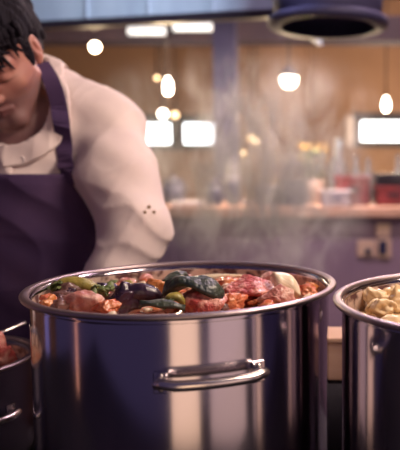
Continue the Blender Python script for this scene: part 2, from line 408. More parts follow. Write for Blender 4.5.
ap, _ = grid_mesh('apron', xs, ys, zs, apron_sdf, M['apron'], chef)
bm = BM()
def strap(pxs, wdt=.0145):
    cov = lambda X, Y, Z: np.minimum(jacket_sdf(X, Y, Z), collar_sdf(X, Y, Z))
    pts = [hit(px, py, cov, .005) for px, py in pxs]
    pts = smooth_path([Vector(p) - ROOT for p in pts], 6)
    rings = []
    for i, p in enumerate(pts):
        t = (pts[min(i + 1, len(pts) - 1)] - pts[max(i - 1, 0)]).normalized()
        e = .003; q = np.array(p + ROOT)
        g = Vector([float(jacket_sdf(*(q + np.eye(3)[k] * e)) - jacket_sdf(*(q - np.eye(3)[k] * e))) for k in range(3)]).normalized()
        sdir = t.cross(g).normalized()
        rings.append([bm.verts.new(p + sdir * a * wdt + g * b) for a, b in ((-1, -.002), (1, -.002), (1, .0025), (-1, .0025))])
    for A, B in zip(rings, rings[1:]):
        for k in range(4): bm.faces.new((A[k], A[(k + 1) % 4], B[(k + 1) % 4], B[k]))
    bm.faces.new(rings[0]); bm.faces.new(rings[-1][::-1])
strap([(41, 63), (50, 78), (57, 97), (61, 120), (64, 145), (66, 168), (68, 184)])
obj('apron_strap', bm, M['apron'], chef, smooth=False)
# three small embroidered marks on the sleeve
for px, py, sz in ((149, 207, .0045), (145, 212, .004), (154, 212, .004)):
    p = hit(px, py, jacket_sdf, .0015); bm = BM()
    c = Vector(p) - ROOT; vs = []
    g = -ray(px, py).normalized(); a = Vector((1, 0, 0)); a = (a - g * a.dot(g)).normalized(); b = g.cross(a)
    for sg in (-1, 1):
        vs.append([bm.verts.new(c + (a * math.cos(k * math.pi / 5 + .3) + b * math.sin(k * math.pi / 5 + .3)) * sz * (1 if k % 2 == 0 else .42) + g * .0008 * sg) for k in range(10)])
    bm.faces.new(vs[0][::-1]); bm.faces.new(vs[1])
    for k in range(10): bm.faces.new((vs[0][k], vs[0][(k + 1) % 10], vs[1][(k + 1) % 10], vs[1][k]))
    tag(obj('embroidered_mark', bm, M['thread'], chef, smooth=False), 'small dark gold embroidered mark')
# hair
def hair_sdf(X, Y, Z):
    x, y, z = toH(X, Y, Z); ax = np.abs(x)
    d = ell(x, y, z, (0, -.020, .044), (.091, .114, .097))
    d = smin(d, ell(x, y, z, (0, -.060, -.006), (.076, .056, .060)), .02)
    ln = np.sin(210 * x + 14 * np.sin(30 * y) + 60 * z) * .0022 + np.sin(130 * y + 90 * z + 9 * np.sin(60 * x)) * .0022 + np.sin(330 * x - 130 * y) * .0010 + np.sin(45 * x + 60 * y) * .003
    d = d + ln
    face = np.maximum(-(y - .010 - .45 * (z - .03)) , z - .052)        # keep the face clear
    d = smax(d, -np.maximum(-(y - .026), z - .030), .010)
    d = smax(d, -np.maximum(np.maximum(-(y + .034), z - .026), .055 - ax), .006)   # clear of the ears
    sb = cap(ax, y, z, (.073, .014, .03), (.067, .020, -.020), .010, .006)
    d = smin(d, sb + ln * .6, .006)
    d = smax(d, -(z + .062 + .25 * y), .008)
    return smax(d, -head_sdf(X, Y, Z) - .006, .002)
xs = np.arange(-.76, -.49, .0025); ys = np.arange(1.02, 1.34, .0025); zs = np.arange(1.46, 1.74, .0025)
grid_mesh('hair', xs, ys, zs, hair_sdf, M['hair'], chef)
bm = BM(); rnd = random.Random(3)
for i in range(90):                       # wavy locks over the brow
    x0 = -.082 + .164 * (i % 45) / 44 + rnd.uniform(-.002, .002); wv = rnd.uniform(-.012, .012); ln = rnd.uniform(.018, .052) * (1 if i < 45 else .6)
    pts = []; yo = .004 * (i // 45)
    for k in range(8):
        t = k / 7
        pts.append(Vector(H(x0 + wv * math.sin(t * 4.5), .082 - x0 * x0 * 7.5 + .009 * math.sin(t * 3.1) + .004 + yo, .068 - ln * 1.35 * t + .004 * math.sin(t * 7 + i))) - ROOT)
    tube(bm, pts, [a_ * .95 for a_ in (.0055, .0056, .0054, .0048, .0042, .0034, .0022, .0008)], 7)
obj('fringe', bm, M['hair'], chef)
for sx in (-1, 1):
    bm = BM(); tube(bm, [Vector(H(sx * a, b, c)) - ROOT for a, b, c in ((.014, .0905, .008), (.026, .089, .013), (.038, .081, .013), (.049, .070, .007))], [.0025, .0042, .0038, .0014], 8)
    obj('eyebrow', bm, M['hair'], chef)
# trousers and shoes
def trousers_sdf(X, Y, Z):
    d = ell(X, Y, Z, (-.64, 1.345, .93), (.175, .135, .14))
    for sx in (-.72, -.555):
        d = smin(d, cap(X, Y, Z, (sx, 1.345, .88), (sx, 1.36, .50), .105, .078), .03)
        d = smin(d, cap(X, Y, Z, (sx, 1.36, .50), (sx, 1.39, .10), .078, .062), .03)
    d = np.maximum(d, .07 - Z); return np.maximum(d, Z - .935)
grid_mesh('trousers', np.arange(-.90, -.38, .010), np.arange(1.18, 1.53, .010), np.arange(.05, 1.0, .010), trousers_sdf, M['trousers'], chef)
for sx in (-.72, -.555):
    f = lambda X, Y, Z: np.maximum(smin(cap(X, Y, Z, (sx, 1.41, .055), (sx, 1.24, .04), .055, .045), cap(X, Y, Z, (sx, 1.40, .05), (sx, 1.39, .10), .052, .05), .02), .001 - Z)
    grid_mesh('shoe', np.arange(sx - .08, sx + .08, .008), np.arange(1.17, 1.49, .008), np.arange(-.016, .16, .008), f, M['shoe'], chef)

# ================================================================== POTS
STOVE = .90
def pot(name, cx, cy, rim_r, rim_z, label, handle_ang, two=True, cat='pot'):
    r0 = empty(name, (cx, cy, STOVE), label, cat)
    rb = rim_r - .0105; h = rim_z - STOVE
    bm = BM()
    lathe(bm, [(0, 0), (rb - .012, 0), (rb - .003, .004), (rb, .014), (rb, .016), (rb, .018), (rb, h - .016), (rb, h - .014), (rb, h - .012), (rb + .0015, h - .006), (rb - .0025, h - .005), (rb - .003, h - .012)], n=160, cap0=False, cap1=False)
    obj('pot_body', bm, M['dull' if cat == 'saucepan' else 'steel'], r0)
    bm = BM()
    lathe(bm, [(rb - .0028, h - .012), (rb - .003, h - .014), (rb - .003, h - .016), (rb - .003, .018), (rb - .003, .016), (rb - .003, .014), (rb - .010, .004), (0, .003)], n=128, cap0=False, cap1=False)
    tag(obj('pot_interior', bm, M['steel_in'], r0), 'splattered steel inside wall')
    bm = BM()   # rolled lip
    prof = []
    for k in range(13):
        a = math.pi * (1.25 - k / 12 * 1.35)
        prof.append((rim_r - .0055 + .0055 * math.cos(a), h - .0035 + .0032 * math.sin(a)))
    prof = [(rb - .003, h - .008)] + prof + [(rim_r - .001, h - .0065), (rb, h - .009)]
    lathe(bm, prof, n=160, cap0=False, cap1=False)
    # close the lip loop
    obj('rolled_rim', bm, M['rim'], r0)
    for s_ in ((0, 180) if two else (0,)):
        a = R(handle_ang + s_); n = Vector((math.sin(a), -math.cos(a), 0)); t = Vector((math.cos(a), math.sin(a), 0))
        hz = h - .068
        def hp(u, out, z): return n * (rb + out - (u * u) / (2 * rb)) + t * u + Vector((0, 0, z))
        bm = BM()
        path = [hp(-.052, .001, hz - .006), hp(-.055, .012, hz - .005), hp(-.052, .020, hz - .002), hp(-.040, .024, hz - .003)]
        path += [hp(u, .0245, hz - .003) for u in (-.02, 0, .02)]
        path += [hp(.040, .024, hz - .003), hp(.052, .020, hz - .002), hp(.055, .012, hz - .005), hp(.052, .001, hz - .006)]
        tube(bm, smooth_path(path, 5), .0074, 14, flat=.8)
        hd = obj('handle', bm, M['polished'], r0)
        for u in (-.052, .052):
            bm = BM(); cc = hp(u, 0, hz - .006); rot = Matrix.Rotation(math.atan2(u, rb) + a, 3, 'Z')
            cc = Vector((math.sin(a + math.asin(u / rb)), -math.cos(a + math.asin(u / rb)), 0)) * (rb + .0012) + Vector((0, 0, hz - .006))
            box(bm, cc, (.016, .003, .024), rot)
            bk = obj('bracket', bm, M['steel'], hd, smooth=False, bevel=.0012)
            for dz in (-.007, .007):
                bm = BM(); bmesh.ops.create_uvsphere(bm, u_segments=10, v_segments=6, radius=.0032, matrix=Matrix.Translation(cc + Vector((math.sin(a), -math.cos(a), 0)) * .002 + Vector((0, 0, dz))))
                bmesh.ops.translate(bm, vec=(0, 0, 0), verts=bm.verts)
                obj('rivet', bm, M['polished'], hd)
    return r0
RZ = CAMZ - .1486
POT1 = (-.202, .848); POT2 = (.1935, .752)
pot('stock_pot', POT1[0], POT1[1], .2015, RZ, 'large steel stock pot full of meat and vegetable stew with side handle facing front', 20.8)
pot('stock_pot', POT2[0], POT2[1], .1985, RZ, 'steel stock pot of pale potatoes cut off by the right edge', 20)
pot('saucepan', -.605, .955, .135, 1.062, 'small dark saucepan at the lower left behind the big pot', 50, True, 'saucepan')

# liquids
def liquid(name, cx, cy, r, z, m, label):
    bm = BM(); nr, na = 14, 90; rings = []
    c0 = bm.verts.new((0, 0, 0))
    for i in range(1, nr + 1):
        rings.append([bm.verts.new((r * i / nr * math.cos(2 * math.pi * k / na), r * i / nr * math.sin(2 * math.pi * k / na), .004 * noise.noise(Vector((i * .4, 3 * math.cos(k * 2 * math.pi / na), 3 * math.sin(k * 2 * math.pi / na)))) * (1 - i / nr))) for k in range(na)])
    for k in range(na): bm.faces.new((c0, rings[0][k], rings[0][(k + 1) % na]))
    for A, B in zip(rings, rings[1:]):
        for k in range(na): bm.faces.new((A[k], B[k], B[(k + 1) % na], A[(k + 1) % na]))
    ext = [bm.verts.new((v.co.x, v.co.y, -.03)) for v in rings[-1]]
    for k in range(na): bm.faces.new((rings[-1][k], ext[k], ext[(k + 1) % na], rings[-1][(k + 1) % na]))
    bm.faces.new(ext[::-1])
    return tag(obj(name, bm, m, None, (cx, cy, z)), label, 'broth', None, 'stuff')
LZ = RZ - .031
liquid('stew_broth', *POT1, .1815, LZ, M['broth'], 'orange red broth between the meat and vegetables in the large pot')
liquid('potato_broth', *POT2, .1815, RZ - .037, M['cream_broth'], 'yellow cream broth around the potatoes in the right pot')
liquid('saucepan_sauce', -.605, .955, .1175, 1.030, M['broth'], 'dark red sauce in the small left saucepan')

# food shapes
def chunk_mesh(sx, sy, sz, seed, rough=.25, boxy=0.0, sub=4):
    """an irregular torn or cut lump: a few planes cut it flat, then fibres and pits roughen it"""
    bm = BM(); bmesh.ops.create_icosphere(bm, subdivisions=sub, radius=1); rr_ = random.Random(seed * 13 + 5)
    pl = []
    for k in range(5):
        d_ = Vector((rr_.uniform(-1, 1), rr_.uniform(-1, 1), rr_.uniform(-.4, 1))).normalized(); pl.append((d_, rr_.uniform(.55, .85)))
    for v in bm.verts:
        p = v.co.copy(); m_ = max(abs(p.x), abs(p.y), abs(p.z)); q = p.lerp(p / m_ * .85, boxy)
        f = 1 + rough * 1.5 * noise.noise(p * 1.5 + Vector((seed * 3.1, seed, 0)))
        q = q * f
        for d_, h in pl:
            e = q.dot(d_) - h
            if e > 0: q = q - d_ * e * .85
        off = .10 * noise.noise(p * 4 + Vector((0, seed * 2, seed))) + .07 * noise.noise(Vector((p.x * 4, p.y * 14, p.z * 14)) + Vector((seed, 0, seed)))
        q = q + p * off * (rough / .3)
        v.co = Vector((q.x * sx, q.y * sy, q.z * sz))
    return bm
def sector_mesh(l, wd, ang=50):
    """a wedge cut from an onion: curved back, two flat cut faces meeting in an edge"""
    bm = BM(); n = 14; rows = []
    for i in range(n + 1):
        t = math.pi * i / n; cx = -l / 2 * math.cos(t); r_ = wd * max(math.sin(t), .03) ** .8
        row = [bm.verts.new((cx, 0, 0))]
        for k in range(9):
            a = R(-ang / 2 + ang * k / 8); rr_ = r_ * (1 + .03 * math.cos(k * math.pi))
            row.append(bm.verts.new((cx * .96, rr_ * math.sin(a), rr_ * math.cos(a))))
        rows.append(row)
    for A, B in zip(rows, rows[1:]):
        for k in range(10): bm.faces.new((A[k], A[(k + 1) % 10], B[(k + 1) % 10], B[k]))
    bm.faces.new(rows[0]); bm.faces.new(rows[-1][::-1]); return bm
def wedge_mesh(l, wd, th, seed=0):        # a curved slice, thick in the middle and pointed at the ends
    bm = BM(); n = 14; rings = []
    for i in range(n + 1):
        t = i / n; a = math.pi * (t - .5) * .95; prof = max(.05, math.sin(math.pi * min(max(t, .03), .97)) ** .6)
        c = Vector((l / 2 * math.sin(a), 0, wd * .6 * math.cos(a) - wd * .4))
        ring = []
        for k in range(10):
            b = 2 * math.pi * k / 10
            ring.append(bm.verts.new(c + Vector((0, th * prof * math.cos(b), wd * .4 * prof * math.sin(b) + .001 * noise.noise(Vector((t * 5, k, seed)))))))
        rings.append(ring)
    for A, B in zip(rings, rings[1:]):
        for k in range(10): bm.faces.new((A[k], A[(k + 1) % 10], B[(k + 1) % 10], B[k]))
    bm.faces.new(rings[0]); bm.faces.new(rings[-1]); return bm
def leaf_mesh(l, wd, curl, seed=0, th=.0016):
    bm = BM(); n, m_ = 16, 6; top = []; bot = []
    for i in range(n + 1):
        t = i / n; hw = wd / 2 * math.sin(math.pi * min(max(t, .02), .985)) ** .55
        a = (t - .5) * curl; rr = l / max(curl, .05)
        cx = rr * math.sin(a); cz = rr * (math.cos(a) - 1)
        rt, rb_ = [], []
        for j in range(-m_ // 2, m_ // 2 + 1):
            s_ = j / (m_ / 2); z = cz - .22 * wd * s_ * s_ + .05 * wd * math.sin(9 * t + 3 * s_ + seed)
            rt.append(bm.verts.new((cx, hw * s_, z + th))); rb_.append(bm.verts.new((cx, hw * s_, z - th)))
        top.append(rt); bot.append(rb_)
    for i in range(n):
        for j in range(m_):
            bm.faces.new((top[i][j], top[i + 1][j], top[i + 1][j + 1], top[i][j + 1]))
            bm.faces.new((bot[i][j], bot[i][j + 1], bot[i + 1][j + 1], bot[i + 1][j]))
        for j in (0, m_): bm.faces.new((top[i][j], bot[i][j], bot[i + 1][j], top[i + 1][j]))
    for i in (0, n):
        for j in range(m_): bm.faces.new((top[i][j], top[i][j + 1], bot[i][j + 1], bot[i][j]))
    return bm
def place(name, bm, m, px, py, z, rot, label, cat, group=None, dz=0):
    p = Q(px, py, z)
    for cx_, cy_ in ((POT1,) if px < 330 else (POT2,)):          # keep every piece inside the wall of its pot
        v_ = Vector((p.x - cx_, p.y - cy_)); ext = max(max(abs(q_.co.x), abs(q_.co.y)) for q_ in bm.verts)
        lim = max(.183 - ext * .85, .02)
        if v_.length > lim: v_ *= lim / v_.length; p.x, p.y = cx_ + v_.x, cy_ + v_.y
    o = obj(name, bm, m, None, (p.x, p.y, z + dz)); o.rotation_euler = tuple(R(a) for a in rot)
    return tag(o, label, cat, group)
Z0 = RZ - .017
S = [  # kind, mesh, material, px, py, z, rotation, label, category
 ('mushroom', chunk_mesh(.017, .015, .012, 1, .5), 'auber', 33, 293, Z0, (0, 10, 20), 'dark shiny mushroom piece at the far left edge inside the large pot', 'mushroom'),
 ('mushroom', chunk_mesh(.020, .018, .013, 2, .5), 'auber', 47, 285, Z0, (10, 0, 50), 'dark mushroom piece beside the yellow green pepper strip', 'mushroom'),
 ('mushroom', chunk_mesh(.014, .014, .012, 3, .5), 'mush', 62, 297, Z0, (0, 20, 0), 'brown mushroom piece between tomato bits at left of the stew', 'mushroom'),
 ('tomato_piece', chunk_mesh(.013, .011, .010, 4, .4), 'tomato', 38, 302, Z0, (0, 0, 30), 'small red tomato piece against the left front rim of the stew', 'tomato'),
 ('tomato_piece', chunk_mesh(.011, .012, .010, 5, .4), 'carrot', 50, 305, Z0, (0, 0, 0), 'orange carrot piece at the left front rim of the stew', 'carrot'),
 ('pepper_strip', wedge_mesh(.066, .026, .009, 1), 'greenl', 76, 287, Z0 + .006, (20, 8, 8), 'long yellow green pepper strip left of the herbs in the stew', 'pepper'),
 ('mushroom', chunk_mesh(.020, .016, .016, 6, .5), 'mush', 68, 294, Z0 - .002, (0, 0, 10), 'dark brown mushroom below the yellow green pepper strip', 'mushroom'),
 ('meat_chunk', chunk_mesh(.028, .024, .017, 7, .3), 'meatpale', 87, 303, Z0, (0, 0, 10), 'pale pink rounded meat chunk at the left front of the stew', 'meat'),
 ('mushroom', chunk_mesh(.016, .014, .012, 31, .5), 'mush', 66, 306, Z0 - .002, (0, 0, 10), 'reddish brown mushroom at the front rim left of the pale pink meat', 'mushroom'),
 ('aubergine_piece', chunk_mesh(.024, .016, .018, 8, .35), 'auber', 122, 301, Z0 + .002, (0, -15, 30), 'dark blue glossy aubergine piece right of the pale pink meat', 'aubergine'),
 ('aubergine_slice', wedge_mesh(.066, .034, .011, 3), 'auber', 138, 298, Z0 + .004, (15, -5, 10), 'curved dark aubergine slice lying left of the wide pepper peel', 'aubergine'),
 ('green_olive', chunk_mesh(.012, .010, .009, 9, .2), 'greenl', 127, 286, Z0 + .005, (0, 0, 0), 'green olive behind the dark glossy aubergine piece', 'olive'),
 ('green_olive', chunk_mesh(.013, .010, .009, 10, .2), 'herb', 106, 284, Z0 + .002, (0, 0, 40), 'darker green olive near the herbs at the back of the stew', 'olive'),
 ('carrot_piece', chunk_mesh(.015, .014, .018, 11, .3, .6), 'carrot', 155, 288, Z0 + .008, (10, 30, 20), 'upright orange carrot chunk left of the dark pepper peel', 'carrot'),
 ('onion_piece', wedge_mesh(.030, .016, .006, 4), 'meatpale', 146, 279, Z0 + .004, (0, 30, 60), 'pink onion sliver behind the orange carrot chunk', 'onion'),
 ('pepper_peel', leaf_mesh(.085, .050, 1.5, 1, .003), 'greend', 196, 277, Z0 + .032, (-10, 6, -5), 'wide dark green pepper peel arched over the red meat', 'pepper'),
 ('pepper_peel', leaf_mesh(.052, .032, 1.0, 2, .0025), 'greend', 168, 277, Z0 + .018, (-25, -25, 30), 'smaller dark green peel standing behind the orange carrot chunk', 'pepper'),
 ('dark_leaf', leaf_mesh(.054, .026, .5, 3), 'greend', 163, 301, Z0 + .011, (-12, 6, 4), 'flat dark green leaf in front of the carrot chunk', 'leaf'),
 ('meat_chunk', chunk_mesh(.030, .026, .019, 12, .25), 'meat', 204, 303, Z0 + .000, (0, 0, 0), 'red glossy meat chunk under the arched dark peel', 'meat'),
 ('pepper_strip', wedge_mesh(.026, .014, .007, 5), 'greenl', 176, 299, Z0 + .010, (0, 25, 20), 'small yellow green pepper piece left of the red glossy meat', 'pepper'),
 ('meat_chunk', chunk_mesh(.042, .032, .021, 13, .3), 'meat', 251, 290, Z0 + .002, (0, 0, 15), 'largest red meat chunk right of the dark peel', 'meat'),
 ('tomato_piece', chunk_mesh(.026, .024, .012, 14, .3), 'tomato', 226, 284, Z0 + .002, (0, 0, 0), 'flat red tomato piece behind the largest meat chunk', 'tomato'),
 ('celery_stick', chunk_mesh(.042, .007, .006, 15, .15, .5), 'onion', 224, 275, Z0 + .006, (0, 0, 4), 'long pale celery stick along the back of the stew', 'celery'),
 ('meat_chunk', chunk_mesh(.024, .022, .014, 16, .3), 'meatpale', 276, 297, Z0 - .001, (0, 0, 40), 'pink meat chunk in front of the pale onion wedge', 'meat'),
 ('onion_wedge', leaf_mesh(.050, .026, 1.0, 7, .0035), 'onion', 287, 283, Z0 + .015, (55, 38, -6), 'pale cream onion wedge near the right side of the stew', 'onion'),
 ('meat_chunk', chunk_mesh(.022, .018, .015, 17, .3), 'meatpale', 270, 281, Z0 + .004, (0, 0, 0), 'small pink meat chunk touching the left of the onion wedge', 'meat'),
 ('tomato_piece', chunk_mesh(.014, .011, .008, 18, .4), 'tomato', 307, 291, Z0, (0, 0, 0), 'tomato bit right of the pale onion wedge', 'tomato'),
 ('tomato_piece', chunk_mesh(.012, .010, .008, 19, .4), 'carrot', 319, 287, Z0, (0, 0, 0), 'orange tomato bit at the far right rim of the stew', 'tomato'),
 ('mushroom', chunk_mesh(.022, .012, .007, 20, .5), 'mush', 246, 273, Z0 - .007, (0, 0, 0), 'dark mushroom slice floating at the back of the stew', 'mushroom'),
 ('tomato_piece', chunk_mesh(.018, .014, .010, 21, .4), 'tomato', 108, 306, Z0, (0, 0, 0), 'dark red tomato piece at the front rim below the herbs', 'tomato'),
 ('meat_chunk', chunk_mesh(.018, .016, .012, 22, .4), 'meatpale', 116, 283, Z0, (0, 0, 60), 'small pale meat chunk at the back left of the stew', 'meat'),
 ('meat_chunk', chunk_mesh(.020, .014, .013, 23, .4), 'tomato', 230, 302, Z0 - .004, (0, 0, 0), 'orange red chunk at the front rim right of the glossy meat', 'meat'),
 ('meat_chunk', chunk_mesh(.022, .016, .010, 24, .4), 'meatpale', 190, 276, Z0, (0, 0, 0), 'pink meat bit at the back behind the arched peel', 'meat'),
]
for nm, bm, mm, px, py, z, rot, lab, cat in S: place(nm, bm, M[mm], px, py, z - (.009 if py < 287 and 'peel' not in nm and 'wedge' not in nm else 0), rot, lab, cat)
def herb(px, py, z, label, n=12, seed=1, sp=.014):
    bm = BM(); rr = random.Random(seed)
    for i in range(n):
        a = rr.uniform(0, 6.28); d = rr.uniform(0, sp); l = leaf_mesh(rr.uniform(.010, .018), rr.uniform(.006, .010), .8, i, .0006)
        me = bpy.data.meshes.new('t'); bmesh.ops.transform(l, matrix=Matrix.Translation((d * math.cos(a), d * math.sin(a), rr.uniform(-.001, .009))) @ Matrix.Rotation(rr.uniform(0, 6.28), 4, 'Z') @ Matrix.Rotation(rr.uniform(-.8, .8), 4, 'Y'), verts=l.verts)
        l.to_mesh(me); l.free(); bm.from_mesh(me); bpy.data.meshes.remove(me)
    p = Q(px, py, z); return tag(obj('herb_sprig', bm, M['herb'], None, (p.x, p.y, z)), label, 'herb')
herb(101, 292, Z0 + .008, 'green herb sprig between the pepper strip and the dark aubergine', 16, 2, .018)
herb(60, 288, Z0 + .008, 'small green herb sprig on the mushrooms at left', 9, 5, .012)
herb(166, 306, Z0 + .004, 'dark green herb sprig at the front rim beside the flat leaf', 7, 7, .010)
# scattered scraps that look alike
rr = random.Random(11); n = 0
while n < 110:
    a = rr.uniform(0, 6.28); d = .170 * math.sqrt(rr.random()); x, y = POT1[0] + d * math.cos(a), POT1[1] + d * math.sin(a)
    s_ = rr.uniform(.004, .009); mm = rr.choice(['tomato', 'carrot', 'meatpale', 'meat', 'mush', 'onion'])
    red = mm in ('tomato', 'carrot', 'meat')
    bm = chunk_mesh(s_ * 1.3, s_, s_ * .7, n, .6, sub=2)
    o = obj('vegetable_scrap', bm, M['tomato' if red else 'onion'] if mm not in ('mush',) else M['mush'], None, (x, y, LZ + rr.uniform(.003, .010)))
    if mm == 'mush': tag(o, 'tiny brown mushroom scrap floating in the red stew broth', 'vegetable', 'brown scraps in the stew')
    elif red: tag(o, 'tiny red tomato scrap floating in the red stew broth', 'vegetable', 'red scraps in the stew')
    else: tag(o, 'tiny pale onion scrap floating in the red stew broth', 'vegetable', 'pale scraps in the stew')
    n += 1
# potatoes in the right pot
ZP = RZ - .028
PT = [(366, 299, .020, .016, 'leftmost pale potato piece in the right pot'), (386, 294, .021, .017, 'large pale potato behind the leftmost piece in the right pot'),
      (384, 308, .022, .018, 'potato piece at the front rim of the right pot'), (399, 301, .022, .020, 'potato piece cut by the right edge in the right pot'),
      (378, 300, .016, .014, 'small potato piece between the larger ones in the right pot'), (412, 291, .021, .017, 'potato at the back of the right pot on the right edge'),
      (372, 306, .013, .010, 'yellow potato scrap near the left front rim of the right pot')]
for i, (px, py, a, b, lab) in enumerate(PT):
    place('potato_piece', chunk_mesh(a, b, b * .8, 40 + i, .35, .35), M['potato'], px, py, ZP + .004, (10 * i, 20, 40 * i), lab, 'potato')
rr = random.Random(5)
for i in range(22):
    a = rr.uniform(0, 6.28); d = .06 + .11 * rr.random(); x = POT2[0] + d * math.cos(a); y = POT2[1] + d * math.sin(a)
    o = obj('potato_piece', chunk_mesh(.019, .016, .014, 60 + i, .35, .3, 2), M['potato'], None, (x, y, ZP)); o.rotation_euler = (0, 0, a)
    tag(o, 'small potato cube floating in the right pot', 'potato', 'small potato cubes in the right pot')
# items in the left saucepan
p = P(2, 331, .95)
o = obj('meat_chunk', chunk_mesh(.020, .018, .034, 90, .5), M['meat'], None, (p.x - .005, p.y, 1.055)); tag(o, 'dark red meat piece sticking out of the small left saucepan', 'meat')
bm = BM(); a = P(26, 322, .985); b = Vector((-.585, .93, 1.045))
tube(bm, [b, b.lerp(a, .5) + Vector((0, 0, .012)), a], [.004, .0055, .0065], 10, .5)
sp = obj('spoon', bm, M['polished']); tag(sp, 'steel spoon handle leaning out of the small left saucepan', 'spoon')

# ================================================================== STOVE AND BOX
st = empty('kitchen_range', (-.25, .78, 0), 'dark steel kitchen range carrying the three pots', 'stove')
bm = BM(); box(bm, (0, 0, .46), (1.9, .60, .82)); obj('range_body', bm, M['dull'], st, bevel=.01, smooth=False)
bm = BM(); box(bm, (0, 0, .8825), (1.94, .64, .035)); obj('range_top', bm, M['iron'], st, bevel=.005, smooth=False)
for i in range(4):
    bm = BM(); lathe(bm, [(0, 0), (.022, 0), (.020, .03), (0, .03)], n=20)
    bmesh.ops.rotate(bm, cent=(0, 0, 0), matrix=Matrix.Rotation(R(90), 3, 'X'), verts=bm.verts)
    obj('knob', bm, M['black'], st, (-.6 + i * .4, -.301, .80))
for i in range(2):
    bm = BM(); box(bm, (-.46 + i * .92, -.308, .42), (.8, .016, .56)); dd = obj('oven_door', bm, M['dull'], st, bevel=.004, smooth=False)
    bm = BM(); tube(bm, [(-.76 + i * .92, -.31, .66), (-.76 + i * .92, -.345, .66), (-.16 + i * .92, -.345, .66), (-.16 + i * .92, -.31, .66)], .009); obj('door_handle', bm, M['polished'], dd)
for x in (-.88, .88):
    for y in (-.24, .24):
        bm = BM(); lathe(bm, [(.02, 0), (.02, .05)], (x, y, 0), 16); obj('foot', bm, M['black'], st)
p = P(333, 337, 1.02)
z3 = P(333, 374, 1.02).z
bm = BM(); lathe(bm, [(0, 0), (.05, 0), (.052, .01), (.052, z3 - STOVE), (.049, z3 - STOVE), (.049, z3 - STOVE - .004), (0, z3 - STOVE - .004)], n=40, cap0=False, cap1=False)
tag(obj('steel_canister', bm, M['iron'], None, (p.x + .01, 1.02, STOVE)), 'dark canister under the pale wooden box between the two large pots', 'canister')
wb = empty('wooden_box', (p.x + .01, 1.02, z3), 'pale wooden box showing in the gap between the two large pots', 'box')
bm = BM(); box(bm, (0, 0, (p.z - z3) / 2), (.07, .07, p.z - z3)); obj('box_body', bm, M['box'], wb, bevel=.003, smooth=False)
bm = BM(); box(bm, (0, 0, p.z - z3 + .004), (.076, .076, .008)); obj('box_lid', bm, M['box'], wb, bevel=.002, smooth=False)

# ================================================================== ROOM
def struct(name, bm, m): return tag(obj(name, bm, m, smooth=False), kind='structure')
WY = 5.6
bm = BM(); box(bm, (0, 1.9, -.05), (8, 7.8, .1)); struct('floor', bm, M['floor'])
bm = BM(); box(bm, (0, 3.3, 2.85), (8, 5.0, .1)); struct('ceiling', bm, M['ceil'])
# back wall with three openings
def opening(px0, px1, py0, py1):
    a = P(px0, py0, WY); b = P(px1, py1, WY); return a.x, b.x, b.z, a.z
wins = [opening(140, 174, 120, 147), opening(180, 217, 120, 147), opening(358, 409, 118, 144)]
bm = BM(); z0 = min(w_[2] for w_ in wins); z1 = max(w_[3] for w_ in wins)
xe = -4.0
for x0, x1, a, b in wins:
    box(bm, ((xe + x0) / 2, WY + .1, (z0 + z1) / 2), (x0 - xe, .2, z1 - z0)); xe = x1
    if a > z0: box(bm, ((x0 + x1) / 2, WY + .1, (z0 + a) / 2), (x1 - x0, .2, a - z0))
    if b < z1: box(bm, ((x0 + x1) / 2, WY + .1, (z1 + b) / 2), (x1 - x0, .2, z1 - b))
box(bm, ((xe + 4) / 2, WY + .1, (z0 + z1) / 2), (4 - xe, .2, z1 - z0))
box(bm, (0, WY + .1, z0 / 2), (8, .2, z0)); box(bm, (0, WY + .1, (z1 + 2.8) / 2), (8, .2, 2.8 - z1))
struct('wall_back', bm, M['wall'])
for i, (x0, x1, a, b) in enumerate(wins):
    wn = empty('window_%d' % (i + 1), ((x0 + x1) / 2, WY + .03, a), None, None); wn['kind'] = 'structure'
    wd, hh = x1 - x0, b - a; bm = BM(); fb = BM()
    for c_, s_ in (((0, 0, .014), (wd, .05, .028)), ((0, 0, hh - .014), (wd, .05, .028)), ((-wd / 2 + .014, 0, hh / 2), (.028, .05, hh)), ((wd / 2 - .014, 0, hh / 2), (.028, .05, hh))): box(bm, c_, s_)
    obj('window_frame', bm, M['black'], wn, smooth=False)
    for c_, s_ in (((0, -.05, hh + .02), (wd + .10, .03, .05)), ((0, -.05, -.012), (wd + .10, .03, .03)), ((-wd / 2 - .015, -.05, hh / 2), (.04, .03, hh)), ((wd / 2 + .015, -.05, hh / 2), (.04, .03, hh))): box(fb, c_, s_)
    obj('outer_frame', fb, M['black'], wn, smooth=False)
    bm = BM(); box(bm, (0, .01, hh / 2), (wd - .05, .012, hh - .05)); obj('window_pane', bm, M['day'], wn, smooth=False)
bm = BM(); box(bm, (-4.05, 3.3, 1.4), (.1, 5, 2.8)); struct('wall_left', bm, M['brownwall'])
bm = BM(); box(bm, (4.05, 3.3, 1.4), (.1, 5, 2.8)); struct('wall_right', bm, M['wall'])
a = P(350, 147, 5.55); b = P(350, 117, 5.55); bm = BM(); box(bm, (a.x, 5.55, (a.z + b.z) / 2), (.07, .06, b.z - a.z)); struct('trim_3', bm, M['pale'])
# ceiling beam across the room
bm = BM(); a = P(120, 31, 4.3); box(bm, (0, 4.3, a.z), (8, .18, .16)); struct('trim_1', bm, M['beam'])
# pillar
a = P(225, 20, 3.75)
bm = BM(); box(bm, (a.x, 3.75, 1.40), (.125, .125, 2.8)); struct('trim_2', bm, M['pillar'])
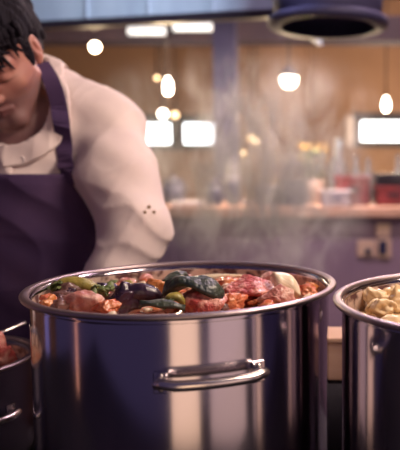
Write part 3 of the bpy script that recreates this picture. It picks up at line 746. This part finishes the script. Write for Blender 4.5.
# extraction hood over the passage
a = P(20, 27, 2.62); b = P(281, 13, 2.40)
hd = empty('extraction_hood', (0, 2.5, a.z), 'blue grey metal extraction hood along the top left', 'hood')
L = (b - a).length; ang = math.atan2(b.y - a.y, b.x - a.x); mid = (a + b) / 2
rotm = Matrix.Rotation(ang, 3, 'Z'); nrm = rotm @ Vector((0, 1, 0)); x_ = rotm @ Vector((1, 0, 0))
base = Vector((mid.x, mid.y - 2.5, 0))
L2 = L + .45; base2 = base - x_ * .225
bm = BM(); box(bm, base2 + nrm * .01 + Vector((0, 0, .27)), (L2, .02, .54), rotm); obj('front_panel', bm, M['hood'], hd, smooth=False, bevel=.003)
bm = BM(); box(bm, base2 + nrm * .32 + Vector((0, 0, .52)), (L2, .60, .03), rotm); obj('top_panel', bm, M['hood'], hd, smooth=False)
bm = BM(); box(bm, base2 + nrm * .0 + Vector((0, 0, .0)), (L2 + .02, .045, .03), rotm); obj('lower_lip', bm, M['black'], hd, smooth=False, bevel=.004)
for k in range(5):
    bm = BM(); box(bm, base + x_ * (-L / 2 + .04 + k * L / 4.15) - nrm * .004 + Vector((0, 0, .27)), (.008, .006, .50), rotm); obj('seam', bm, M['hood'], hd, smooth=False)
for s_ in (-1, 1):
    bm = BM(); box(bm, base2 + x_ * s_ * L2 / 2 + nrm * .32 + Vector((0, 0, .27)), (.02, .60, .54), rotm); obj('side_panel', bm, M['hood'], hd, smooth=False)
# round duct
a = P(328, 24, 2.05)
du = empty('ventilation_duct', (a.x, 2.05, a.z), 'round dark metal ventilation duct at the top right', 'duct')
bm = BM(); lathe(bm, [(.145, .0), (.168, .02), (.172, .07), (.172, 2.80 - a.z), (.165, 2.80 - a.z), (.165, .07), (.155, .03), (.14, .01)], n=48, cap0=False, cap1=False); obj('duct_pipe', bm, M['pillar'], du)
bm = BM(); lathe(bm, [(.148, -.014), (.185, -.012), (.190, .0), (.185, .012), (.170, .018), (.160, .012), (.148, -.008)], n=48, cap0=False, cap1=False); obj('duct_ring', bm, M['pillar'], du)
bm = BM(); lathe(bm, [(.0, .20), (.164, .20), (.164, .21), (0, .21)], n=48, cap0=False, cap1=False); obj('grille', bm, M['black'], du)
# lit tubes under the beam
for (px, py, wpx, lab) in ((147, 31, 36, 'bright strip lamp below the hood left of the pillar, the left one'), (193, 27, 38, 'bright strip lamp beside the top of the pillar, the right one')):
    a = P(px, py, 4.16); lw = wpx / F * 4.16
    t = empty('strip_lamp', a, lab, 'lamp', 'strip lamps under the hood')
    bm = BM(); box(bm, (0, .035, .0), (lw + .03, .028, .07)); obj('lamp_housing', bm, M['black'], t, smooth=False)
    bm = BM(); tube(bm, [(-lw / 2, 0, 0), (lw / 2, 0, 0)], .026, 14); obj('lamp_tube', bm, M['tube'], t)
    bm = BM(); box(bm, (0, .02, -.02), (.03, .03, .012)); obj('bracket', bm, M['black'], t)
# pendant bulbs
def pendant(px, py, Y, r, kind, label, m='bulb', group=None, power=0, col=(1, .74, .45)):
    a = P(px, py, Y); t = empty('pendant_lamp', a, label, 'lamp', group)
    top = 2.80 - a.z
    if kind == 'globe':
        bm = BM(); bmesh.ops.create_uvsphere(bm, u_segments=24, v_segments=14, radius=r); sz = r
    elif kind == 'long':
        bm = BM(); lathe(bm, [(0, -r * 2), (r * .7, -r * 1.8), (r, -r * .8), (r * .9, r * .6), (r * .5, r * 1.6), (r * .35, r * 2)], n=24); sz = r * 2
    else:
        bm = BM(); lathe(bm, [(0, -r * .9), (r * .55, -r * .8), (r * .88, -r * .4), (r, r * .2), (r * .95, r * .35), (0, r * .35)], n=28); sz = r * .35
    obj('bulb', bm, M[m], t)
    bm = BM(); lathe(bm, [(r * .38, 0), (r * .38, r * .9), (r * .2, r * 1.3), (0, r * 1.3)], (0, 0, sz * .96), 16); obj('bulb_holder', bm, M['black'], t)
    if kind == 'bowl':
        bm = BM(); lathe(bm, [(r * 1.15, sz + .0), (r * 1.05, sz + .02), (r * .5, sz + .05), (r * .2, sz + .06), (r * .2, sz + .055), (r * .5, sz + .044), (r * 1.0, sz + .014)], n=28, cap0=False, cap1=False); obj('lamp_shade', bm, M['black'], t)
    bm = BM(); tube(bm, [(0, 0, sz + r), (0, 0, top)], .005, 8); obj('cord', bm, M['black'], t)
    if power:
        ld = bpy.data.lights.new('pendant_light', 'POINT'); ld.energy = power; ld.color = col; ld.shadow_soft_size = r * 1.4
        lo = bpy.data.objects.new('pendant_light', ld); COL.objects.link(lo); lo.location = a + Vector((0, -.0, -r * 2 - .10)); 
pendant(95, 47, 3.6, .026, 'globe', 'round glowing bulb beside the cook, below the hood', power=22)
pendant(168, 86, 3.6, .024, 'long', 'long glowing filament bulb on a cord left of the pillar', 'bulbw', power=16)
pendant(289, 80, 3.6, .048, 'bowl', 'bright pendant lamp in the steam right of the pillar', 'bulbw', power=26)
pendant(386, 104, 4.6, .026, 'long', 'glowing bulb above the right hand window', 'bulbw', power=22)
pendant(163, 114, 4.6, .030, 'globe', 'small glowing bulb just above the left pair of windows', 'bulbw')
pendant(175, 115, 4.8, .024, 'globe', 'smallest faint bulb between the two left windows', 'spark')
pendant(157, 78, 4.9, .016, 'globe', 'tiny warm bulb left of the long filament bulb', 'spark')
pendant(251, 138, 4.4, .019, 'globe', 'tiny warm bulb right of the pillar, upper left of a pair', 'spark')
pendant(257, 142, 4.5, .019, 'globe', 'tiny warm bulb right of the pillar, lower right of a pair', 'spark')
# pass counter
cy0, cyd = 3.2, .5
a = P(300, 207, cy0); ztop = a.z
ct = empty('pass_counter', (.1, cy0 + cyd / 2, 0), 'long counter with a tan wooden top across the room behind the pots', 'counter')
bm = BM(); box(bm, (0, 0, ztop - .026), (4.4, cyd, .052)); obj('counter_top', bm, M['wood'], ct, smooth=False, bevel=.006)
bm = BM(); box(bm, (0, .04, (ztop - .052) / 2), (4.3, cyd - .10, ztop - .052)); cb = obj('cabinet', bm, M['cab'], ct, smooth=False)
for k in range(7):
    bm = BM(); box(bm, (-1.85 + k * .62, -.167, .53), (.58, .015, .92)); d_ = obj('cabinet_door', bm, M['cab'], ct, smooth=False, bevel=.004)
# back shelf lower unit against wall
def on_counter(px, Y=3.35): return P(px, 200, Y).x
def W(px_w, Y=3.35): return px_w / F * Y
def tagged(name, bm, m, loc, label, cat, group=None, **k): return tag(obj(name, bm, m, None, loc, **k), label, cat, group)
def crate(px, w_, h_px, m, label, name='crate', cat='crate', Y=3.36, dp=.22, mh='black', z=None):
    w0 = W(w_, Y); h0 = W(h_px, Y); t = empty(name, (on_counter(px, Y), Y, (ztop if z is None else z) + .0005), label, cat)
    bm = BM(); tk = .012
    box(bm, (0, 0, tk / 2), (w0, dp, tk))
    for s_ in (-1, 1): box(bm, (s_ * (w0 / 2 - tk / 2), 0, h0 / 2), (tk, dp, h0)); box(bm, (0, s_ * (dp / 2 - tk / 2), h0 / 2), (w0, tk, h0))
    obj('crate_body', bm, M[m], t, smooth=False, bevel=.004)
    bm = BM(); box(bm, (0, 0, h0 + .004), (w0 + .012, dp + .012, .012)); obj('crate_lid', bm, M[m], t, smooth=False, bevel=.004)
    bm = BM(); box(bm, (0, -dp / 2 - .004, h0 * .6), (w0 * .35, .008, h0 * .18)); obj('grip', bm, M[mh], t, smooth=False, bevel=.002)
    return t
def cpot(px, rpx, hpx, m, label, name, cat, Y=3.36, knob=True):
    r = W(rpx, Y); h = W(hpx, Y); t = empty(name, (on_counter(px, Y), Y, ztop + .0005), label, cat)
    bm = BM(); lathe(bm, [(0, 0), (r * .92, 0), (r, .015), (r, h), (r * .96, h), (r * .96, .02), (0, .012)], n=32, cap0=False, cap1=False); obj('pan_body', bm, M[m], t)
    if knob:
        bm = BM(); lathe(bm, [(r * 1.03, h), (r * .9, h + .018), (r * .3, h + .03), (r * .12, h + .032), (r * .16, h + .05), (0, h + .054)], n=32, cap0=True); obj('pan_lid', bm, M[m], t)
    for s_ in (-1, 1):
        bm = BM(); tube(bm, [(s_ * r * .97, -.025, h * .7), (s_ * (r + .025), -.02, h * .7), (s_ * (r + .025), .02, h * .7), (s_ * r * .97, .025, h * .7)], .005, 8); obj('handle', bm, M['black'], t)
    return t
def bowl(px, rpx, label, m='pale', group=None, Y=3.30, hk=.55):
    r = W(rpx, Y); bm = BM(); lathe(bm, [(0, 0), (r * .45, 0), (r * .5, r * .05), (r * .85, r * hk * .6), (r, r * hk), (r * .96, r * hk), (r * .8, r * hk * .6), (r * .42, r * .1), (0, r * .08)], n=32, cap0=False, cap1=False)
    return tagged('bowl', bm, M[m], (on_counter(px, Y), Y, ztop + .0005), label, 'bowl', group)
cpot(174, 11, 20, 'navy', 'dark blue lidded pan on the counter beside the cook sleeve', 'lidded_pan', 'pan', Y=3.50)
bm = BM(); box(bm, (0, 0, .012), (W(30), .2, .024)); tagged('serving_tray', bm, M['pale'], (on_counter(190, 3.33), 3.33, ztop + .0005), 'flat pale tray on the counter left of the pillar', 'tray', smooth=False, bevel=.008)
cpot(214, 8, 20, 'navy', 'tall dark blue pan on the counter, left of two in front of the pillar', 'lidded_pan', 'pan', Y=3.36)
cpot(233, 7, 32, 'navy', 'tallest dark blue pan on the counter right before the pillar foot', 'lidded_pan', 'pan', Y=3.42)
bowl(247, 9, 'small pale bowl on the counter right of the pillar')
crate(271, 26, 17, 'navy', 'dark navy crate on the counter below the yellow flowers, left one', Y=3.38)
crate(296, 20, 24, 'navy', 'taller dark navy crate on the counter under the yellow flowers', Y=3.38)
crate(336, 30, 14, 'pale', 'pale grey box in front of the red crate on the counter', 'storage_box', 'box', Y=3.27, dp=.1, mh='dull')
crate(352, 34, 26, 'red', 'red crate on the counter behind the pale grey box', Y=3.45)
crate(392, 34, 17, 'red', 'lower red crate at the right end of the counter', Y=3.42)
crate(392, 34, 10, 'black', 'dark crate stacked on top of the lower red crate', Y=3.42, z=ztop + W(17, 3.42) + .012)
# plant with yellow flowers
t = empty('potted_flowers', (on_counter(311, 3.62), 3.62, ztop + .0005), 'leafy plant with yellow flowers standing behind the crates', 'plant')
bm = BM(); lathe(bm, [(0, 0), (.05, 0), (.075, .13), (.068, .13), (.045, .02), (0, .02)], n=24, cap0=False, cap1=False); obj('flower_pot', bm, M['cream'], t)
rr = random.Random(2); heads = []
for i in range(9):
    a = rr.uniform(0, 6.28); r_ = rr.uniform(.02, .07); h_ = rr.uniform(.22, .35); e = Vector((r_ * math.cos(a), r_ * math.sin(a), h_)); heads.append(e)
    bm = BM(); tube(bm, [(0, 0, .04), e * .5 + Vector((0, 0, .04)), e], [.004, .003, .002], 6); s_ = obj('stem', bm, M['leaf'], t)
bm = BM()
for i in range(60):
    a = rr.uniform(0, 6.28); r_ = rr.uniform(.01, .07); l = leaf_mesh(.07, .03, .8, i, .0006)
    bmesh.ops.transform(l, matrix=Matrix.Translation((r_ * math.cos(a), r_ * math.sin(a), rr.uniform(.14, .30))) @ Matrix.Rotation(a, 4, 'Z') @ Matrix.Rotation(rr.uniform(-1, .6), 4, 'Y'), verts=l.verts)
    me = bpy.data.meshes.new('t'); l.to_mesh(me); l.free(); bm.from_mesh(me); bpy.data.meshes.remove(me)
obj('leaves', bm, M['leaf'], t)
for e in heads[:7]:
    bm = BM()
    for k in range(8):
        l = leaf_mesh(.035, .018, .6, k, .0007)
        bmesh.ops.transform(l, matrix=Matrix.Translation(e) @ Matrix.Rotation(k * math.pi / 4, 4, 'Z') @ Matrix.Rotation(-.4, 4, 'Y') @ Matrix.Translation((.018, 0, 0)), verts=l.verts)
        me = bpy.data.meshes.new('t'); l.to_mesh(me); l.free(); bm.from_mesh(me); bpy.data.meshes.remove(me)
    obj('flower_head', bm, M['yellow'], t)
# glassware
def bottle(px, Y, h, r, label, m='glass', name='glass_carafe', cat='carafe', group=None):
    bm = BM(); lathe(bm, [(0, 0), (r * .95, 0), (r, .01), (r, h * .5), (r * .85, h * .62), (r * .4, h * .75), (r * .38, h * .95), (r * .5, h), (r * .42, h), (r * .32, h * .94), (r * .34, h * .76), (r * .8, h * .6), (r * .92, h * .5), (r * .92, .02), (0, .015)], n=28, cap0=False, cap1=False)
    return tagged(name, bm, M[m], (on_counter(px, Y), Y, ztop + .0005), label, cat, group)
bottle(338, 3.64, .36, .055, 'clear glass carafe catching light right of the yellow flowers')
for px, h in ((356, .27), (368, .25), (398, .27)):
    bottle(px, 3.68, h, .035, 'clear glass bottle behind the red crates on the counter', 'glass', 'glass_bottle', 'bottle', 'bottles behind the red crates')
for px, py, Y, lab in ((307, 149, 4.2, 'small warm lantern light above the flowers, left one'), (316, 151, 4.2, 'small warm lantern light above the flowers, right one'), (312, 160, 4.1, 'small warm lantern light low above the flowers'), (243, 153, 4.4, 'small pale lantern light right of the pillar')):
    a = P(px, py, Y); t = empty('hanging_lantern', a, lab, 'lantern')
    bm = BM(); bmesh.ops.create_uvsphere(bm, u_segments=16, v_segments=10, radius=.018); obj('bulb', bm, M['spark'], t)
    bm = BM(); lathe(bm, [(.02, .016), (.01, .03), (0, .03)], n=14); obj('cap', bm, M['black'], t)
    bm = BM(); tube(bm, [(0, 0, .03), (0, 0, 2.8 - a.z)], .002, 6); obj('cord', bm, M['black'], t)
# sockets on the cabinet front
fy = cy0 + cyd / 2 - .1752
def plate(px, py, wpx, hpx, label, hole, name='socket_plate'):
    Y = fy; a = P(px, py, Y); w_, h_ = wpx / F * Y, hpx / F * Y
    t = empty(name, (a.x, Y - .0102, a.z), label, 'socket')
    bm = BM(); box(bm, (0, 0, 0), (w_, .02, h_)); obj('plate', bm, M['cream'], t, smooth=False, bevel=.006)
    if hole:
        bm = BM(); box(bm, (hole[0] / F * Y, -.015, -hole[1] / F * Y), (hole[2] / F * Y, .02, hole[3] / F * Y)); obj('socket_insert', bm, M['navy'], t, smooth=False, bevel=.006)
plate(366, 248, 18, 17, 'cream wall socket with a small dark hole, left of the switches', (2, 3, 6, 6))
plate(383.5, 248, 15, 20, 'cream switch plate with a tall dark insert right of the small socket', (-1, -1, 8, 14), 'switch_plate')
plate(383, 230, 14, 13, 'plain cream plate above the tall dark switch', None, 'blank_plate')
# pale heap lower right behind the pots: folded cloth bundle on a low table
# ================================================================== STEAM
def steam(name, c, rad, dens, scale, lo, hi, label, rot=(0, 0, 0), seed=0.0, aniso=.2, col=(.97, .98, .96)):
    bm = BM(); bmesh.ops.create_icosphere(bm, subdivisions=4, radius=1)
    for v in bm.verts: v.co = Vector((v.co.x * rad[0], v.co.y * rad[1], v.co.z * rad[2]))
    m = bpy.data.materials.new(name); m.use_nodes = True; nt = m.node_tree; nt.nodes.clear()
    out = nt.nodes.new('ShaderNodeOutputMaterial'); vs = nt.nodes.new('ShaderNodeVolumeScatter'); vs.inputs['Color'].default_value = (*col, 1)
    vs.inputs['Anisotropy'].default_value = aniso
    tc = nt.nodes.new('ShaderNodeTexCoord')
    mp = nt.nodes.new('ShaderNodeMapping'); mp.inputs['Scale'].default_value = (1, 1, .45); mp.inputs['Location'].default_value = (seed, seed * 2, 0)
    nt.links.new(tc.outputs['Object'], mp.inputs[0])
    n = nt.nodes.new('ShaderNodeTexNoise'); n.inputs['Scale'].default_value = scale; n.inputs['Detail'].default_value = 6; n.inputs['Roughness'].default_value = .64; n.inputs['Distortion'].default_value = 1.6
    nt.links.new(mp.outputs[0], n.inputs['Vector'])
    mr = nt.nodes.new('ShaderNodeMapRange'); mr.interpolation_type = 'SMOOTHSTEP'; mr.inputs[1].default_value = lo; mr.inputs[2].default_value = hi
    nt.links.new(n.outputs[0], mr.inputs[0])
    ms = nt.nodes.new('ShaderNodeMapping'); ms.inputs['Scale'].default_value = (1 / rad[0], 1 / rad[1], 1 / rad[2]); nt.links.new(tc.outputs['Object'], ms.inputs[0])
    ln = nt.nodes.new('ShaderNodeVectorMath'); ln.operation = 'LENGTH'; nt.links.new(ms.outputs[0], ln.inputs[0])
    f = nt.nodes.new('ShaderNodeMapRange'); f.interpolation_type = 'SMOOTHSTEP'; f.inputs[1].default_value = 1; f.inputs[2].default_value = .25; f.inputs[3].default_value = 0; f.inputs[4].default_value = 1
    nt.links.new(ln.outputs['Value'], f.inputs[0])
    mu = nt.nodes.new('ShaderNodeMath'); mu.operation = 'MULTIPLY'; nt.links.new(mr.outputs[0], mu.inputs[0]); nt.links.new(f.outputs[0], mu.inputs[1])
    m2 = nt.nodes.new('ShaderNodeMath'); m2.operation = 'MULTIPLY'; m2.inputs[1].default_value = dens; nt.links.new(mu.outputs[0], m2.inputs[0])
    nt.links.new(m2.outputs[0], vs.inputs['Density']); nt.links.new(vs.outputs[0], out.inputs['Volume'])
    o = obj(name, bm, m, None, c); o.rotation_euler = tuple(R(a) for a in rot)
    return tag(o, label, 'steam', None, 'stuff')
steam('rising_steam', (-.17, 1.52, 1.31), (.28, .22, .33), 36.0, 9.5, .505, .66, 'thick white steam rising from the large stew pot', (0, 4, 0), .3, .2)
steam('drifting_steam', (-.38, 2.40, 1.42), (.72, .45, .44), 4.6, 5.5, .49, .66, 'thin drifting steam in front of the pillar and counter', (0, 0, 0), 1.7, .4)

# ================================================================== LIGHTS
def area(name, loc, target, sx, sy, power, col):
    ld = bpy.data.lights.new(name, 'AREA'); ld.shape = 'RECTANGLE'; ld.size = sx; ld.size_y = sy; ld.energy = power; ld.color = col
    lo = bpy.data.objects.new(name, ld); COL.objects.link(lo); lo.location = loc
    lo.rotation_euler = (Vector(target) - Vector(loc)).to_track_quat('-Z', 'Y').to_euler(); return lo
area('doorway_light', (.27, -1.5, 1.0), (-.15, .66, 1.0), .80, 1.8, 6.6, (1, .66, .42))  # unseen warm source added behind the camera, sized to the pot's reflected band
area('doorway_light', (1.37, -.95, 1.0), (-.1, .68, 1.0), 1.1, 1.8, 4.6, (1, .68, .58))  # second unseen source added at right, widens the warm band on the pot
area('side_light', (-1.9, .1, .9), (-.2, .9, .9), .05, 1.5, .30, (1, .42, .25))
area('window_light', (-2.4, 1.2, 1.0), (-.2, .9, 1.0), .22, 1.5, .35, (.30, .34, 1))  # unseen blue source added at left for a narrow streak on the pot
area('kitchen_lamp', (.80, .75, 2.35), (-.45, 1.2, 1.2), .7, .5, 29, (1, .77, .63))
area('room_lamp', (.6, 3.9, 2.75), (.3, 4.2, 1.0), 2.0, 1.0, 32, (1, .66, .52))
area('back_lamp', (-.05, 3.05, 2.55), (-.30, 2.2, 1.5), .6, .3, 70, (1, .74, .72))  # added light behind the drifting steam to brighten it, no fixture modelled
area('back_lamp', (.15, 2.2, 2.6), (-.2, 1.5, 1.2), .4, .3, 34, (1, .72, .88))  # added light from above, aimed at the rising steam to brighten it
area('hood_lamp', (.1, 1.75, 2.1), (-.75, 2.55, 2.15), .5, .2, 26, (.78, .86, 1)).data.spread = R(110)  # added unseen light that brightens the hood's front panel
